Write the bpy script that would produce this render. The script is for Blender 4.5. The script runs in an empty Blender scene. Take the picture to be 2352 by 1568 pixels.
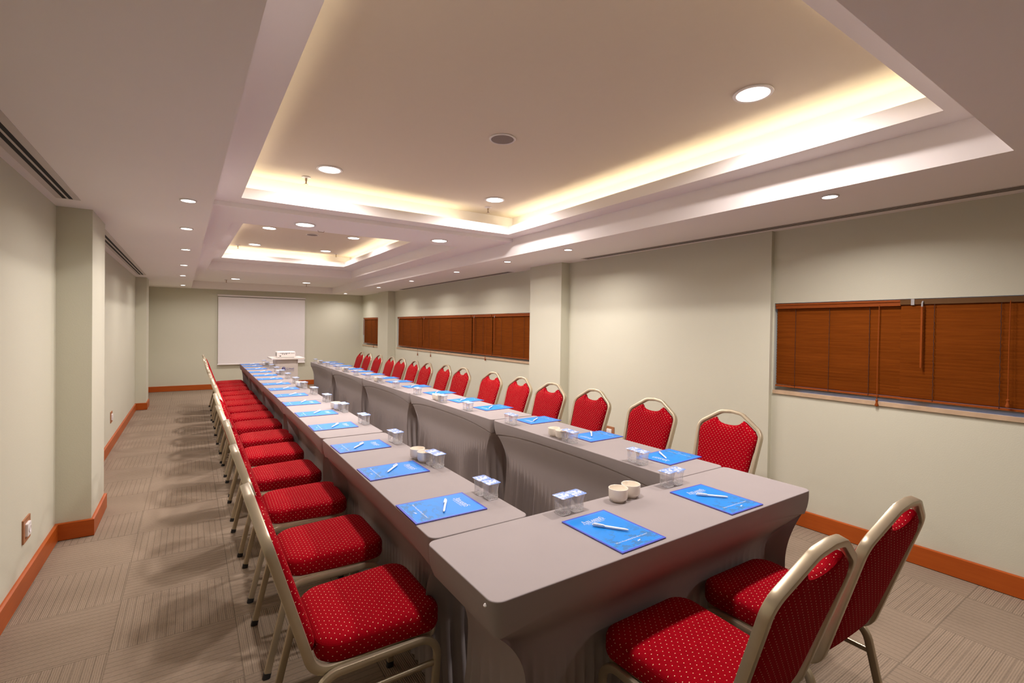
import bpy, bmesh, math, random
from mathutils import Vector, Matrix
random.seed(7)
PI = math.pi
SC = bpy.context.scene
COL = SC.collection

# ------------------------------------------------------------------ materials
def new_mat(name):
    m = bpy.data.materials.new(name); m.use_nodes = True
    nt = m.node_tree; nt.nodes.clear()
    out = nt.nodes.new('ShaderNodeOutputMaterial')
    b = nt.nodes.new('ShaderNodeBsdfPrincipled')
    nt.links.new(b.outputs[0], out.inputs[0])
    return m, nt, b
class NT:
    """tiny node-graph helper"""
    def __init__(s, nt): s.nt = nt
    def n(s, t, **kw):
        x = s.nt.nodes.new(t)
        for k, v in kw.items(): setattr(x, k, v)
        return x
    def put(s, sock, v):
        if v is None: return
        if hasattr(v, 'is_linked') or hasattr(v, 'links'): s.nt.links.new(v, sock)
        else: sock.default_value = v
    def math(s, op, a, b=None, c=None):
        x = s.n('ShaderNodeMath', operation=op)
        s.put(x.inputs[0], a); s.put(x.inputs[1], b); s.put(x.inputs[2], c)
        return x.outputs[0]
    def mix(s, f, a, b):
        x = s.n('ShaderNodeMix', data_type='RGBA')
        s.put(x.inputs[0], f); s.put(x.inputs[6], a); s.put(x.inputs[7], b)
        return x.outputs[2]
    def noise(s, vec, scale, detail=2.0, rough=.5):
        x = s.n('ShaderNodeTexNoise'); x.inputs['Scale'].default_value = scale
        x.inputs['Detail'].default_value = detail; x.inputs['Roughness'].default_value = rough
        if vec is not None: s.nt.links.new(vec, x.inputs['Vector'])
        return x.outputs[0]
    def coord(s, which='Object'):
        return s.n('ShaderNodeTexCoord').outputs[which]
    def sep(s, v):
        x = s.n('ShaderNodeSeparateXYZ'); s.nt.links.new(v, x.inputs[0]); return x.outputs
    def comb(s, a, b, c=0.0):
        x = s.n('ShaderNodeCombineXYZ'); s.put(x.inputs[0], a); s.put(x.inputs[1], b); s.put(x.inputs[2], c); return x.outputs[0]
    def bump(s, h, strength, dist, b):
        x = s.n('ShaderNodeBump'); x.inputs['Strength'].default_value = strength; x.inputs['Distance'].default_value = dist
        s.nt.links.new(h, x.inputs['Height']); s.nt.links.new(x.outputs[0], b.inputs['Normal'])
def c4(c): return (c[0], c[1], c[2], 1.0)
def plain(name, col, rough=.5, metal=0.0, spec=.5, var=0.0, vscale=30, bump=0.0, bscale=200, sheen=0.0):
    m, nt, b = new_mat(name); g = NT(nt)
    b.inputs['Roughness'].default_value = rough; b.inputs['Metallic'].default_value = metal
    b.inputs['Specular IOR Level'].default_value = spec
    if sheen: b.inputs['Sheen Weight'].default_value = sheen
    oc = g.coord()
    if var:
        n = g.noise(oc, vscale, 3)
        nt.links.new(g.mix(n, c4([x*(1-var) for x in col]), c4([min(1, x*(1+var)) for x in col])), b.inputs['Base Color'])
    else:
        n = g.noise(oc, vscale, 1)
        nt.links.new(g.mix(n, c4([x*.985 for x in col]), c4([min(1, x*1.015) for x in col])), b.inputs['Base Color'])
    if bump: g.bump(g.noise(oc, bscale, 3), bump, .002, b)
    return m
def emit(name, col, st):
    m = bpy.data.materials.new(name); m.use_nodes = True; nt = m.node_tree; nt.nodes.clear()
    o = nt.nodes.new('ShaderNodeOutputMaterial'); e = nt.nodes.new('ShaderNodeEmission')
    e.inputs[0].default_value = c4(col); e.inputs[1].default_value = st
    nt.links.new(e.outputs[0], o.inputs[0]); return m

M = {}
M['wall'] = plain('wall_paint', (.605, .600, .475), .62, spec=.3, var=.02, vscale=1.5, bump=.25, bscale=160)
M['ceiling'] = plain('ceiling_paint', (.89, .85, .82), .75, spec=.2, var=.015, vscale=2, bump=.08, bscale=220)
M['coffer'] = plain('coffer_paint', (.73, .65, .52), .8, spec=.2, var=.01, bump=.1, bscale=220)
M['cloth'] = plain('spandex_cloth', (.306, .272, .264), .7, spec=.25, var=.03, vscale=8, bump=.1, bscale=900)
M['champagne'] = plain('champagne_metal', (.50, .43, .30), .3, metal=.55, spec=.6, var=.06, vscale=25)
M['rubber'] = plain('black_rubber', (.02, .02, .02), .7)
M['screen'] = plain('screen_fabric', (.80, .77, .76), .8, spec=.2)
M['white_plastic'] = plain('white_plastic', (.78, .76, .73), .35)
M['rim_white'] = plain('rim_white', (.74, .70, .68), .45)
M['grey_plastic'] = plain('grey_plastic', (.35, .34, .33), .5)
M['dark'] = plain('dark_gap', (.012, .011, .010), .8)
M['vent_dark'] = plain('vent_shadow_grey', (.09, .075, .065), .8)
M['vent'] = plain('vent_frame_paint', (.62, .57, .52), .6)
M['speaker_grey'] = plain('speaker_mesh', (.26, .21, .18), .7)
M['chrome'] = plain('brass_metal', (.45, .36, .26), .25, metal=.9)
M['cream'] = plain('cream_ceramic', (.87, .81, .71), .18, spec=.55)
M['pen'] = plain('pen_white', (.92, .92, .91), .28)
M['paper'] = plain('paper', (.78, .74, .68), .8)
M['print_white'] = plain('white_print', (.80, .84, .88), .4)
M['logo_blue'] = plain('logo_blue', (.03, .04, .30), .4)
M['logo_grey'] = plain('logo_grey', (.30, .32, .42), .5)
M['pedestal'] = plain('pedestal_laminate', (.74, .68, .62), .4)
M['marble'] = plain('beige_marble', (.50, .36, .23), .45, spec=.3, var=.22, vscale=14)
M['brown_metal'] = plain('brown_headrail', (.115, .052, .013), .5, spec=.2)
M['cord'] = plain('cord_brown', (.045, .015, .006), .8)
M['frame_brown'] = plain('window_frame_brown', (.10, .05, .03), .5)
M['downlight'] = emit('downlight_diffuser', (1.0, .95, .88), 5.0)

def wood(name, a, b_, scale=(1, 1, 1), rough=.35, spec=.3):
    m, nt, b = new_mat(name); g = NT(nt)
    mp = g.n('ShaderNodeMapping'); mp.inputs['Scale'].default_value = scale
    nt.links.new(g.coord(), mp.inputs[0])
    n = g.noise(mp.outputs[0], 6, 5, .6)
    nt.links.new(g.mix(n, c4(a), c4(b_)), b.inputs['Base Color'])
    b.inputs['Roughness'].default_value = rough; b.inputs['Specular IOR Level'].default_value = spec
    return m
M['base'] = wood('skirting_wood', (.34, .060, .006), (.47, .105, .013), (1, .6, 9), .4)
M['slat'] = wood('blind_slat_wood', (.135, .028, .0018), (.29, .075, .007), (14, .7, 14), .7, .08)
M['valance'] = wood('blind_valance_wood', (.21, .045, .006), (.30, .072, .011), (14, .7, 14), .5, .15)
M['plate_wood'] = wood('socket_plate_wood', (.30, .12, .05), (.42, .19, .09), (3, 3, 20), .45)

def red_fabric():
    m, nt, b = new_mat('red_dotted_fabric'); g = NT(nt)
    uv = g.sep(g.coord('UV'))
    bb = g.math('DIVIDE', uv[1], .0140)
    row = g.math('FLOOR', bb)
    aa = g.math('ADD', g.math('DIVIDE', uv[0], .0250), g.math('MULTIPLY', g.math('MODULO', g.math('ADD', row, 1000.0), 2.0), .5))
    fx = g.math('MULTIPLY', g.math('SUBTRACT', g.math('FRACT', aa), .5), .0250/.0019)
    fy = g.math('MULTIPLY', g.math('SUBTRACT', g.math('FRACT', bb), .5), .0140/.0014)
    r2 = g.math('ADD', g.math('MULTIPLY', fx, fx), g.math('MULTIPLY', fy, fy))
    dot = g.math('LESS_THAN', r2, 1.0)
    rib = g.math('SINE', g.math('MULTIPLY', uv[1], 2*PI/.0045))
    nz = g.noise(g.coord(), 60, 3)
    base = g.mix(nz, (.20, .0006, .0045, 1), (.33, .001, .009, 1))
    base = g.mix(g.math('MULTIPLY_ADD', rib, .12, .12), base, (.20, .002, .006, 1))
    info = g.n('ShaderNodeObjectInfo')
    tint = g.mix(g.math('MULTIPLY', info.outputs['Random'], .35), base, (.40, .0015, .008, 1))
    nt.links.new(g.mix(dot, tint, (.82, .55, .34, 1)), b.inputs['Base Color'])
    b.inputs['Roughness'].default_value = .9; b.inputs['Specular IOR Level'].default_value = .05
    g.bump(g.math('ADD', rib, g.math('MULTIPLY', dot, 1.5)), .25, .0006, b)
    return m
M['red'] = red_fabric()

def carpet():
    m, nt, b = new_mat('ribbed_carpet_tiles'); g = NT(nt)
    co = g.sep(g.coord())
    tx = g.math('DIVIDE', g.math('ADD', co[0], 20.30), .5); ty = g.math('DIVIDE', g.math('ADD', co[1], 19.69), .5)
    par = g.math('MODULO', g.math('ADD', g.math('FLOOR', tx), g.math('FLOOR', ty)), 2.0)
    s = g.math('ADD', g.math('MULTIPLY', co[0], par), g.math('MULTIPLY', co[1], g.math('SUBTRACT', 1.0, par)))
    o = g.math('ADD', g.math('MULTIPLY', co[1], par), g.math('MULTIPLY', co[0], g.math('SUBTRACT', 1.0, par)))
    # fine ribs
    rib = g.math('SINE', g.math('MULTIPLY', s, 2*PI/.0085))
    rib01 = g.math('MULTIPLY_ADD', rib, .5, .5)
    # darker grooves about every 36 mm
    gr = g.math('ABSOLUTE', g.math('SUBTRACT', g.math('FRACT', g.math('DIVIDE', s, .036)), .5))
    gro = g.math('LESS_THAN', gr, .07)
    fleck = g.noise(g.comb(g.math('MULTIPLY', s, 160.0), g.math('MULTIPLY', o, 60.0)), 1.0, 2, .7)
    big = g.noise(g.coord(), 1.3, 3)
    tile = g.n('ShaderNodeTexWhiteNoise', noise_dimensions='2D')
    nt.links.new(g.comb(g.math('FLOOR', tx), g.math('FLOOR', ty)), tile.inputs[0])
    lum = g.math('ADD', g.math('MULTIPLY_ADD', rib01, .24, .58), g.math('MULTIPLY', fleck, .42))
    lum = g.math('MULTIPLY', lum, g.math('SUBTRACT', 1.0, g.math('MULTIPLY', gro, .25)))
    lum = g.math('MULTIPLY', lum, g.math('MULTIPLY_ADD', tile.outputs[0], .09, .955))
    lum = g.math('MULTIPLY', lum, g.math('MULTIPLY_ADD', big, .3, .85))
    # seam between tiles
    ex = g.math('ABSOLUTE', g.math('SUBTRACT', g.math('FRACT', tx), .5)); ey = g.math('ABSOLUTE', g.math('SUBTRACT', g.math('FRACT', ty), .5))
    seam = g.math('GREATER_THAN', g.math('MAXIMUM', ex, ey), .494)
    lum = g.math('MULTIPLY', lum, g.math('SUBTRACT', 1.0, g.math('MULTIPLY', seam, .22)))
    nt.links.new(g.mix(lum, (.0, .0, .0, 1), (.320, .249, .180, 1)), b.inputs['Base Color'])
    b.inputs['Roughness'].default_value = .95; b.inputs['Specular IOR Level'].default_value = .1
    g.bump(g.math('ADD', rib01, fleck), .5, .002, b)
    return m
M['carpet'] = carpet()

def cover_mat():
    m, nt, b = new_mat('blue_cover'); g = NT(nt)
    co = g.coord(); x, y, z = g.sep(co)[:3]
    W, Hh = .114, .156
    d = g.math('MINIMUM', g.math('SUBTRACT', W, g.math('ABSOLUTE', x)), g.math('SUBTRACT', Hh, g.math('ABSOLUTE', y)))
    border = g.math('LESS_THAN', d, .008)
    line = g.math('MULTIPLY', g.math('GREATER_THAN', d, .0105), g.math('LESS_THAN', d, .012))
    # faint illustration of foliage on the lower half
    n1 = g.noise(g.comb(g.math('MULTIPLY', x, 1.0), g.math('MULTIPLY', y, 1.6)), 16, 4, .7)
    low = g.math('MINIMUM', 1.0, g.math('MAXIMUM', 0.0, g.math('MULTIPLY', g.math('SUBTRACT', .03, y), 9.0)))
    ill = g.math('MULTIPLY', g.math('GREATER_THAN', n1, .52), low)
    colr = g.mix(g.math('MULTIPLY', ill, .8), (.001, .215, .68, 1), (.03, .15, .36, 1))
    colr = g.mix(g.math('MULTIPLY', line, .5), colr, (.15, .35, .8, 1))
    colr = g.mix(border, colr, (.055, .075, .50, 1))
    nt.links.new(colr, b.inputs['Base Color'])
    b.inputs['Roughness'].default_value = .5; b.inputs['Specular IOR Level'].default_value = .4
    return m
M['cover'] = cover_mat()

def lid_mat():
    m, nt, b = new_mat('foil_lid_print'); g = NT(nt)
    n = g.noise(g.coord(), 75, 3, .6)
    f = g.math('MINIMUM', 1.0, g.math('MAXIMUM', 0.0, g.math('MULTIPLY', g.math('SUBTRACT', n, .49), 8.0)))
    nt.links.new(g.mix(f, (.16, .30, .68, 1), (.78, .80, .84, 1)), b.inputs['Base Color'])
    b.inputs['Roughness'].default_value = .3
    return m
M['lid'] = lid_mat()
def water_mat():
    m, nt, b = new_mat('clear_water_cup'); g = NT(nt)
    b.inputs['Base Color'].default_value = (.97, .97, .97, 1); b.inputs['Transmission Weight'].default_value = 1.0
    b.inputs['IOR'].default_value = 1.34; b.inputs['Roughness'].default_value = .0
    oc = g.coord(); zz = g.sep(oc)[2]
    low = g.math('MAXIMUM', .12, g.math('MULTIPLY', g.math('SUBTRACT', .024, zz), 60.0))
    g.bump(g.math('MULTIPLY', g.noise(oc, 150, 3, .7), low), .35, .0014, b)
    return m
M['water'] = water_mat()
def soften(m, f):
    """clear thin plastic: part of the light passes straight through"""
    nt = m.node_tree; b = next(n for n in nt.nodes if n.type == 'BSDF_PRINCIPLED'); o = next(n for n in nt.nodes if n.type == 'OUTPUT_MATERIAL')
    mx = nt.nodes.new('ShaderNodeMixShader'); t = nt.nodes.new('ShaderNodeBsdfTransparent'); mx.inputs[0].default_value = f
    nt.links.new(b.outputs[0], mx.inputs[1]); nt.links.new(t.outputs[0], mx.inputs[2]); nt.links.new(mx.outputs[0], o.inputs[0])
def cup_finish(m):
    """embossed clear plastic: mostly see-through, sparkle and caustic glow painted white at the ribbed foot"""
    soften(m, .62); nt = m.node_tree; g = NT(nt)
    o = next(n for n in nt.nodes if n.type == 'OUTPUT_MATERIAL'); src = o.inputs[0].links[0].from_socket
    d = nt.nodes.new('ShaderNodeBsdfTranslucent'); d.inputs[0].default_value = (.9, .9, .9, 1)
    d2 = nt.nodes.new('ShaderNodeBsdfDiffuse'); d2.inputs[0].default_value = (.9, .9, .9, 1)
    ad = nt.nodes.new('ShaderNodeMixShader'); nt.links.new(d.outputs[0], ad.inputs[1]); nt.links.new(d2.outputs[0], ad.inputs[2])
    oc = g.coord(); z = g.sep(oc)[2]; n = g.noise(oc, 260, 2, .6)
    low = g.math('MINIMUM', 1.0, g.math('MAXIMUM', 0.0, g.math('MULTIPLY', g.math('SUBTRACT', .022, z), 80.0)))
    spk = g.math('MULTIPLY', low, g.math('MINIMUM', 1.0, g.math('MAXIMUM', 0.0, g.math('MULTIPLY', g.math('SUBTRACT', n, .45), 7.0))))
    mx = nt.nodes.new('ShaderNodeMixShader'); nt.links.new(g.math('MULTIPLY_ADD', spk, .5, g.math('MULTIPLY_ADD', g.math('LESS_THAN', z, .005), .35, .10)), mx.inputs[0])  # white specks and pale base stand in for sparkle and caustic light
    nt.links.new(src, mx.inputs[1]); nt.links.new(ad.outputs[0], mx.inputs[2]); nt.links.new(mx.outputs[0], o.inputs[0])
cup_finish(M['water'])
def glass_mat():
    m = bpy.data.materials.new('window_glass'); m.use_nodes = True; nt = m.node_tree; nt.nodes.clear()
    o = nt.nodes.new('ShaderNodeOutputMaterial'); mx = nt.nodes.new('ShaderNodeMixShader')
    t = nt.nodes.new('ShaderNodeBsdfTransparent'); gl = nt.nodes.new('ShaderNodeBsdfGlossy'); gl.inputs['Roughness'].default_value = .02
    f = nt.nodes.new('ShaderNodeFresnel'); f.inputs[0].default_value = 1.45
    nt.links.new(f.outputs[0], mx.inputs[0]); nt.links.new(t.outputs[0], mx.inputs[1]); nt.links.new(gl.outputs[0], mx.inputs[2])
    nt.links.new(mx.outputs[0], o.inputs[0]); return m
M['glass'] = glass_mat()

# ------------------------------------------------------------------ mesh helpers
class MB:
    def __init__(s): s.v = []; s.f = []; s.uv = {}
    def add(s, verts, faces):
        o = len(s.v); s.v += [tuple(p) for p in verts]; s.f += [tuple(i+o for i in f) for f in faces]; return o
    def box(s, a, b):
        x0, y0, z0 = a; x1, y1, z1 = b
        s.add([(x0,y0,z0),(x1,y0,z0),(x1,y1,z0),(x0,y1,z0),(x0,y0,z1),(x1,y0,z1),(x1,y1,z1),(x0,y1,z1)],
              [(0,3,2,1),(4,5,6,7),(0,1,5,4),(1,2,6,5),(2,3,7,6),(3,0,4,7)])
    def quad(s, *p): s.add(p, [tuple(range(len(p)))])
    def rings(s, rings, close0=True, close1=True, cyc=True):
        n = len(rings[0]); vs = [p for r in rings for p in r]; fs = []
        for k in range(len(rings)-1):
            for i in range(n if cyc else n-1):
                j = (i+1) % n
                fs.append((k*n+i, k*n+j, (k+1)*n+j, (k+1)*n+i))
        if close0: fs.append(tuple(reversed(range(n))))
        if close1: fs.append(tuple((len(rings)-1)*n+i for i in range(n)))
        s.add(vs, fs)
    def lathe(s, prof, n=24, cx=0, cy=0, close=True):
        s.rings([[(cx+r*math.cos(2*PI*i/n), cy+r*math.sin(2*PI*i/n), z) for i in range(n)] for r, z in prof], close, close)
    def tube(s, path, sec, closed=False, n0=None, caps=True):
        """sweep section sec [(a,b)] (a along N, b along B) over path with parallel transport"""
        P = [Vector(p) for p in path]; n = len(P); T = []
        for i in range(n):
            if closed: t = (P[(i+1) % n]-P[i-1])
            else: t = P[min(i+1, n-1)]-P[max(i-1, 0)]
            T.append(t.normalized())
        N = Vector(n0) if n0 else T[0].orthogonal()
        N = (N-T[0]*N.dot(T[0])).normalized(); Ns = [N]
        for i in range(1, n):
            N = Ns[-1]-T[i]*Ns[-1].dot(T[i]); Ns.append(N.normalized())
        if closed:
            q = Ns[-1]-T[0]*Ns[-1].dot(T[0]); q.normalize()
            ang = math.atan2(q.cross(Ns[0]).dot(T[0]), q.dot(Ns[0]))
            Ns = [Matrix.Rotation(ang*i/n, 3, T[i]) @ Ns[i] for i in range(n)]
        R = []
        for i in range(n):
            B = T[i].cross(Ns[i]); R.append([P[i]+Ns[i]*a+B*b for a, b in sec])
        if closed: R.append(R[0]); s.rings(R, False, False)
        else: s.rings(R, caps, caps)
    def obj(s, name, mat, parent=None, smooth=0.0, loc=None, rot=0.0):
        me = bpy.data.meshes.new(name); me.from_pydata(s.v, [], s.f); me.update()
        bm = bmesh.new(); bm.from_mesh(me); bmesh.ops.recalc_face_normals(bm, faces=bm.faces); bm.to_mesh(me); bm.free()
        if mat is not None: me.materials.append(M[mat])
        if smooth: shade(me, smooth)
        o = bpy.data.objects.new(name, me); COL.objects.link(o)
        if parent is not None: o.parent = parent
        if loc is not None: o.location = loc
        o.rotation_euler[2] = rot
        return o
def shade(me, ang):
    me.polygons.foreach_set('use_smooth', [True]*len(me.polygons))
    bm = bmesh.new(); bm.from_mesh(me)
    for e in bm.edges:
        e.smooth = not (len(e.link_faces) == 2 and e.calc_face_angle(0) > ang)
    bm.to_mesh(me); bm.free()
def rsec(a, b, r=.3):
    """rounded rectangular section, half sizes a, b"""
    r = min(a, b)*2*r; out = []
    for cx, cy, t0 in ((a-r, b-r, 0), (-a+r, b-r, 90), (-a+r, -b+r, 180), (a-r, -b+r, 270)):
        for t in (0, 45, 90):
            q = math.radians(t0+t); out.append((cx+r*math.cos(q), cy+r*math.sin(q)))
    return out
def csec(r, n=8): return [(r*math.cos(2*PI*i/n), r*math.sin(2*PI*i/n)) for i in range(n)]
def fillet(pts, rad, n=6, closed=False):
    P = [Vector(p) for p in pts]; out = []
    for i, p in enumerate(P):
        r = rad[i] if isinstance(rad, (list, tuple)) else rad
        if (not closed and i in (0, len(P)-1)) or r == 0: out.append(p); continue
        a = P[i-1]; c = P[(i+1) % len(P)]
        u = (a-p); v = (c-p); lu, lv = u.length, v.length; u /= lu; v /= lv
        th = u.angle(v); d = min(r/math.tan(th/2), lu*.49, lv*.49); rr = d*math.tan(th/2)
        bis = (u+v).normalized(); cen = p+bis*(rr/math.sin(th/2))
        s0 = p+u*d-cen; s1 = p+v*d-cen; tot = s0.angle(s1)
        for k in range(n+1):
            t = k/n
            out.append(cen+(s0*math.sin((1-t)*tot)+s1*math.sin(t*tot))/math.sin(tot))
    return out
def rrect(hx, hy, r, n=4):
    out = []
    for cx, cy, t0 in ((hx-r, hy-r, 0), (-hx+r, hy-r, 90), (-hx+r, -hy+r, 180), (hx-r, -hy+r, 270)):
        for k in range(n+1):
            q = math.radians(t0+90*k/n); out.append((cx+r*math.cos(q), cy+r*math.sin(q)))
    return out
def thing(name, label, cat, loc=(0, 0, 0), rot=0.0, group=None):
    o = bpy.data.objects.new(name, None); COL.objects.link(o); o.empty_display_size = .05
    o.location = loc; o.rotation_euler[2] = rot
    return tag(o, label, cat, group)
def tag(o, label, cat, group=None):
    o['label'] = label; o['category'] = cat
    if group: o['group'] = group
    return o
def struct(o): o['kind'] = 'structure'; return o
def dup(root, label, loc, rot=None, group=None):
    r = root.copy(); COL.objects.link(r); r.location = loc
    if rot is not None: r.rotation_euler[2] = rot
    r['label'] = label
    if group: r['group'] = group
    def rec(a, b):
        for ch in list(a.children):
            c = ch.copy(); COL.objects.link(c); c.parent = b; rec(ch, c)
    rec(root, r)
    return r
def text_mesh(txt, size, name, mat, parent, loc, align='CENTER', shear=0.0, res=2, rot=(0, 0, 0), xs=1.0, depth=0.0):
    cu = bpy.data.curves.new(name, 'FONT'); cu.body = txt; cu.size = size; cu.align_x = align; cu.shear = shear; cu.resolution_u = res
    cu.extrude = depth
    t = bpy.data.objects.new(name, cu); COL.objects.link(t)
    dg = bpy.context.evaluated_depsgraph_get(); dg.update()
    me = bpy.data.meshes.new_from_object(t.evaluated_get(dg)); me.name = name
    bpy.data.objects.remove(t); bpy.data.curves.remove(cu)
    me.materials.clear(); me.materials.append(M[mat])
    o = bpy.data.objects.new(name, me); COL.objects.link(o); o.parent = parent; o.location = loc; o.rotation_euler = rot; o.scale = (xs, 1, 1)
    return o
ORD = ['nearest', 'second nearest', 'third nearest', 'fourth nearest', 'fifth nearest', 'sixth nearest', 'seventh nearest', 'eighth nearest', 'ninth nearest', 'tenth nearest', 'eleventh nearest', 'twelfth nearest', 'thirteenth nearest', 'fourteenth nearest', 'farthest']

# ------------------------------------------------------------------ dimensions
Z0 = 2.285; KS = .007                       # low soffit height; the whole ceiling rises slightly to the right
def zc(x, z): return z+KS*(x+.76)
ZR, ZB, ZF = 2.478, 2.440, 2.586            # ring round near coffer, beam, ring inside far coffer
LIPN, LIPF, ZTN, ZTF = 2.563, 2.668, 2.70, 2.79
YB, YF = 12.97, -4.0                        # back wall, wall behind the camera
TZ = .75

# ------------------------------------------------------------------ room shell
fl = MB(); fl.quad((-.95, YF, 0), (4.15, YF, 0), (4.15, YB+.1, 0), (-.95, YB+.1, 0)); struct(fl.obj('floor', 'carpet'))
WT = 2.9
def wallrun(pts, name, holes=()):
    """vertical faces through a plan polyline; holes: (segment, t0, t1, z0, z1) in world y"""
    m = MB()
    for i in range(len(pts)-1):
        (x0, y0), (x1, y1) = pts[i], pts[i+1]
        hs = [h for h in holes if h[0] == i]
        if not hs: m.quad((x0, y0, 0), (x1, y1, 0), (x1, y1, WT), (x0, y0, WT)); continue
        _, a, b, z0, z1 = hs[0]
        for ya, yb, za, zb in ((y0, a, 0, WT), (b, y1, 0, WT), (a, b, 0, z0), (a, b, z1, WT)):
            m.quad((x0, ya, za), (x0, yb, za), (x0, yb, zb), (x0, ya, zb))
        d = .34
        m.quad((x0, a, z0), (x0+d, a, z0), (x0+d, a, z1), (x0, a, z1)); m.quad((x0, b, z0), (x0+d, b, z0), (x0+d, b, z1), (x0, b, z1))
        m.quad((x0, a, z0), (x0+d, a, z0), (x0+d, b, z0), (x0, b, z0)); m.quad((x0, a, z1), (x0+d, a, z1), (x0+d, b, z1), (x0, b, z1))
    return struct(m.obj(name, 'wall'))
LP = [(-.76, YF), (-.76, 4.44), (-.572, 4.44), (-.572, 5.03), (-.78, 5.03), (-.78, 10.42), (-.63, 10.42), (-.63, 10.95), (-.76, 10.95), (-.76, YB)]
RP = [(3.95, YF), (3.95, 2.075), (3.91, 2.075), (3.91, 4.57), (3.78, 4.57), (3.78, 5.22), (3.95, 5.22), (3.95, 10.8), (3.78, 10.8), (3.78, 11.49), (3.84, 11.49), (3.84, YB)]
HOLES = [(0, -.55, 2.062, 1.03, 1.732), (6, 5.30, 10.64, 1.03, 1.722), (10, 11.6, 12.90, 1.01, 1.722)]
wallrun(LP, 'wall_left'); wallrun(RP, 'wall_right', HOLES)
wallrun([(-.95, YB), (4.15, YB)], 'wall_back'); wallrun([(-.95, YF), (4.15, YF)], 'wall_front')
def baseboard(pts, side, name, h=.12, t=.018):
    m = MB(); n = len(pts)
    def off(i):
        # offset into the room by mitring axis-aligned runs
        x, y = pts[i]; dx = dy = 0
        for a, b in ((i-1, i), (i, i+1)):
            if a < 0 or b >= n: continue
            ex, ey = pts[b][0]-pts[a][0], pts[b][1]-pts[a][1]; L = math.hypot(ex, ey)
            nx, ny = side*ey/L, -side*ex/L
            if abs(nx) > .5: dx = nx*t
            if abs(ny) > .5: dy = ny*t
        return (x+dx, y+dy)
    O = [off(i) for i in range(n)]
    for i in range(n-1):
        a, b, c, d = pts[i], pts[i+1], O[i+1], O[i]
        m.quad((*d, .004), (*c, .004), (*c, h-.004), (*d, h-.004)); m.quad((*d, h-.004), (*c, h-.004), ((c[0]+b[0])/2, (c[1]+b[1])/2, h), ((d[0]+a[0])/2, (d[1]+a[1])/2, h))
        m.quad((*a, h), (*b, h), ((c[0]+b[0])/2, (c[1]+b[1])/2, h), ((d[0]+a[0])/2, (d[1]+a[1])/2, h))
    return struct(m.obj(name, 'base'))
baseboard(LP, 1, 'baseboard_left'); baseboard(RP, -1, 'baseboard_right', .125); baseboard([(-.76, YB), (3.84, YB)], 1, 'baseboard_back')

# ceiling: soffit with a long recess, ring, beam and two coffers
def cq(m, *p): m.quad(*[(x, y, zc(x, z)) for x, y, z in p])
def xl(y): return .155-.0118*(y-1.0)        # left edge of the recess drifts a little
XR, YN, YR = 3.0, .54, 12.72
m = MB()
for a, b in ((YF, YN), (YR, YB+.1)): cq(m, (-.95, a, Z0), (4.15, a, Z0), (4.15, b, Z0), (-.95, b, Z0))
cq(m, (-.95, YN, Z0), (xl(YN), YN, Z0), (xl(YR), YR, Z0), (-.95, YR, Z0)); cq(m, (XR, YN, Z0), (4.15, YN, Z0), (4.15, YR, Z0), (XR, YR, Z0))
struct(m.obj('ceiling', 'ceiling'))
YBM = 4.49                                  # near face of the cross beam
def ring(m, outer, inner, z):
    """flat ring between two quads given as 4 corner lists"""
    for i in range(4):
        j = (i+1) % 4
        cq(m, (*outer[i], z), (*outer[j], z), (*inner[j], z), (*inner[i], z))
def sides(m, q, z0, z1):
    for i in range(4):
        j = (i+1) % 4
        cq(m, (*q[i], z0), (*q[j], z0), (*q[j], z1), (*q[i], z1))
def grow(q, d): return [(q[0][0]-d, q[0][1]-d), (q[1][0]+d, q[1][1]-d), (q[2][0]+d, q[2][1]+d), (q[3][0]-d, q[3][1]+d)]
N_OUT = [(xl(YN), YN), (XR, YN), (XR, YBM), (xl(YBM), YBM)]
N_IN = [(.335, .73), (2.80, .73), (2.825, 4.32), (.325, 4.30)]
m = MB()
for i in (0, 1, 3):
    j = (i+1) % 4; cq(m, (*N_OUT[i], Z0), (*N_OUT[j], Z0), (*N_OUT[j], ZR), (*N_OUT[i], ZR))
cq(m, (*N_OUT[2], ZB), (*N_OUT[3], ZB), (*N_OUT[3], ZR), (*N_OUT[2], ZR))
ring(m, N_OUT, N_IN, ZR); struct(m.obj('trim_1', 'ceiling'))
def coffer(name, q, z_edge, z_lip, z_top):
    """lip, hidden light trough and raised panel"""
    m = MB(); q1 = grow(q, .03); q2 = grow(q, .16)
    sides(m, q, z_edge, z_lip); ring(m, q1, q, z_lip); sides(m, q1, z_lip-.055, z_lip); ring(m, q2, q1, z_lip-.055); sides(m, q2, z_lip-.055, z_top)
    struct(m.obj(name, 'ceiling'))
    p = MB(); cq(p, *[(x, y, z_top) for x, y in q2]); return p
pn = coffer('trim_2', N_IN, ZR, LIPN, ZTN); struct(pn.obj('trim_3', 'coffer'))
F_OUT = [(xl(YBM), YBM), (XR, YBM), (XR, YR), (xl(YR), YR)]
F_1 = [(.305, 5.17), (2.685, 5.17), (2.71, 9.93), (.24, 9.85)]
F_2 = [(.47, 5.95), (2.395, 5.97), (2.395, 9.30), (.42, 9.24)]
m = MB()
for i in (1, 2, 3):
    j = (i+1) % 4; cq(m, (*F_OUT[i], Z0), (*F_OUT[j], Z0), (*F_OUT[j], ZB), (*F_OUT[i], ZB))
ring(m, F_OUT, F_1, ZB); sides(m, F_1, ZB, ZF); ring(m, F_1, F_2, ZF); struct(m.obj('trim_4', 'ceiling'))
pf = coffer('trim_5', F_2, ZF, LIPF, ZTF); struct(pf.obj('trim_6', 'coffer'))

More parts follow.
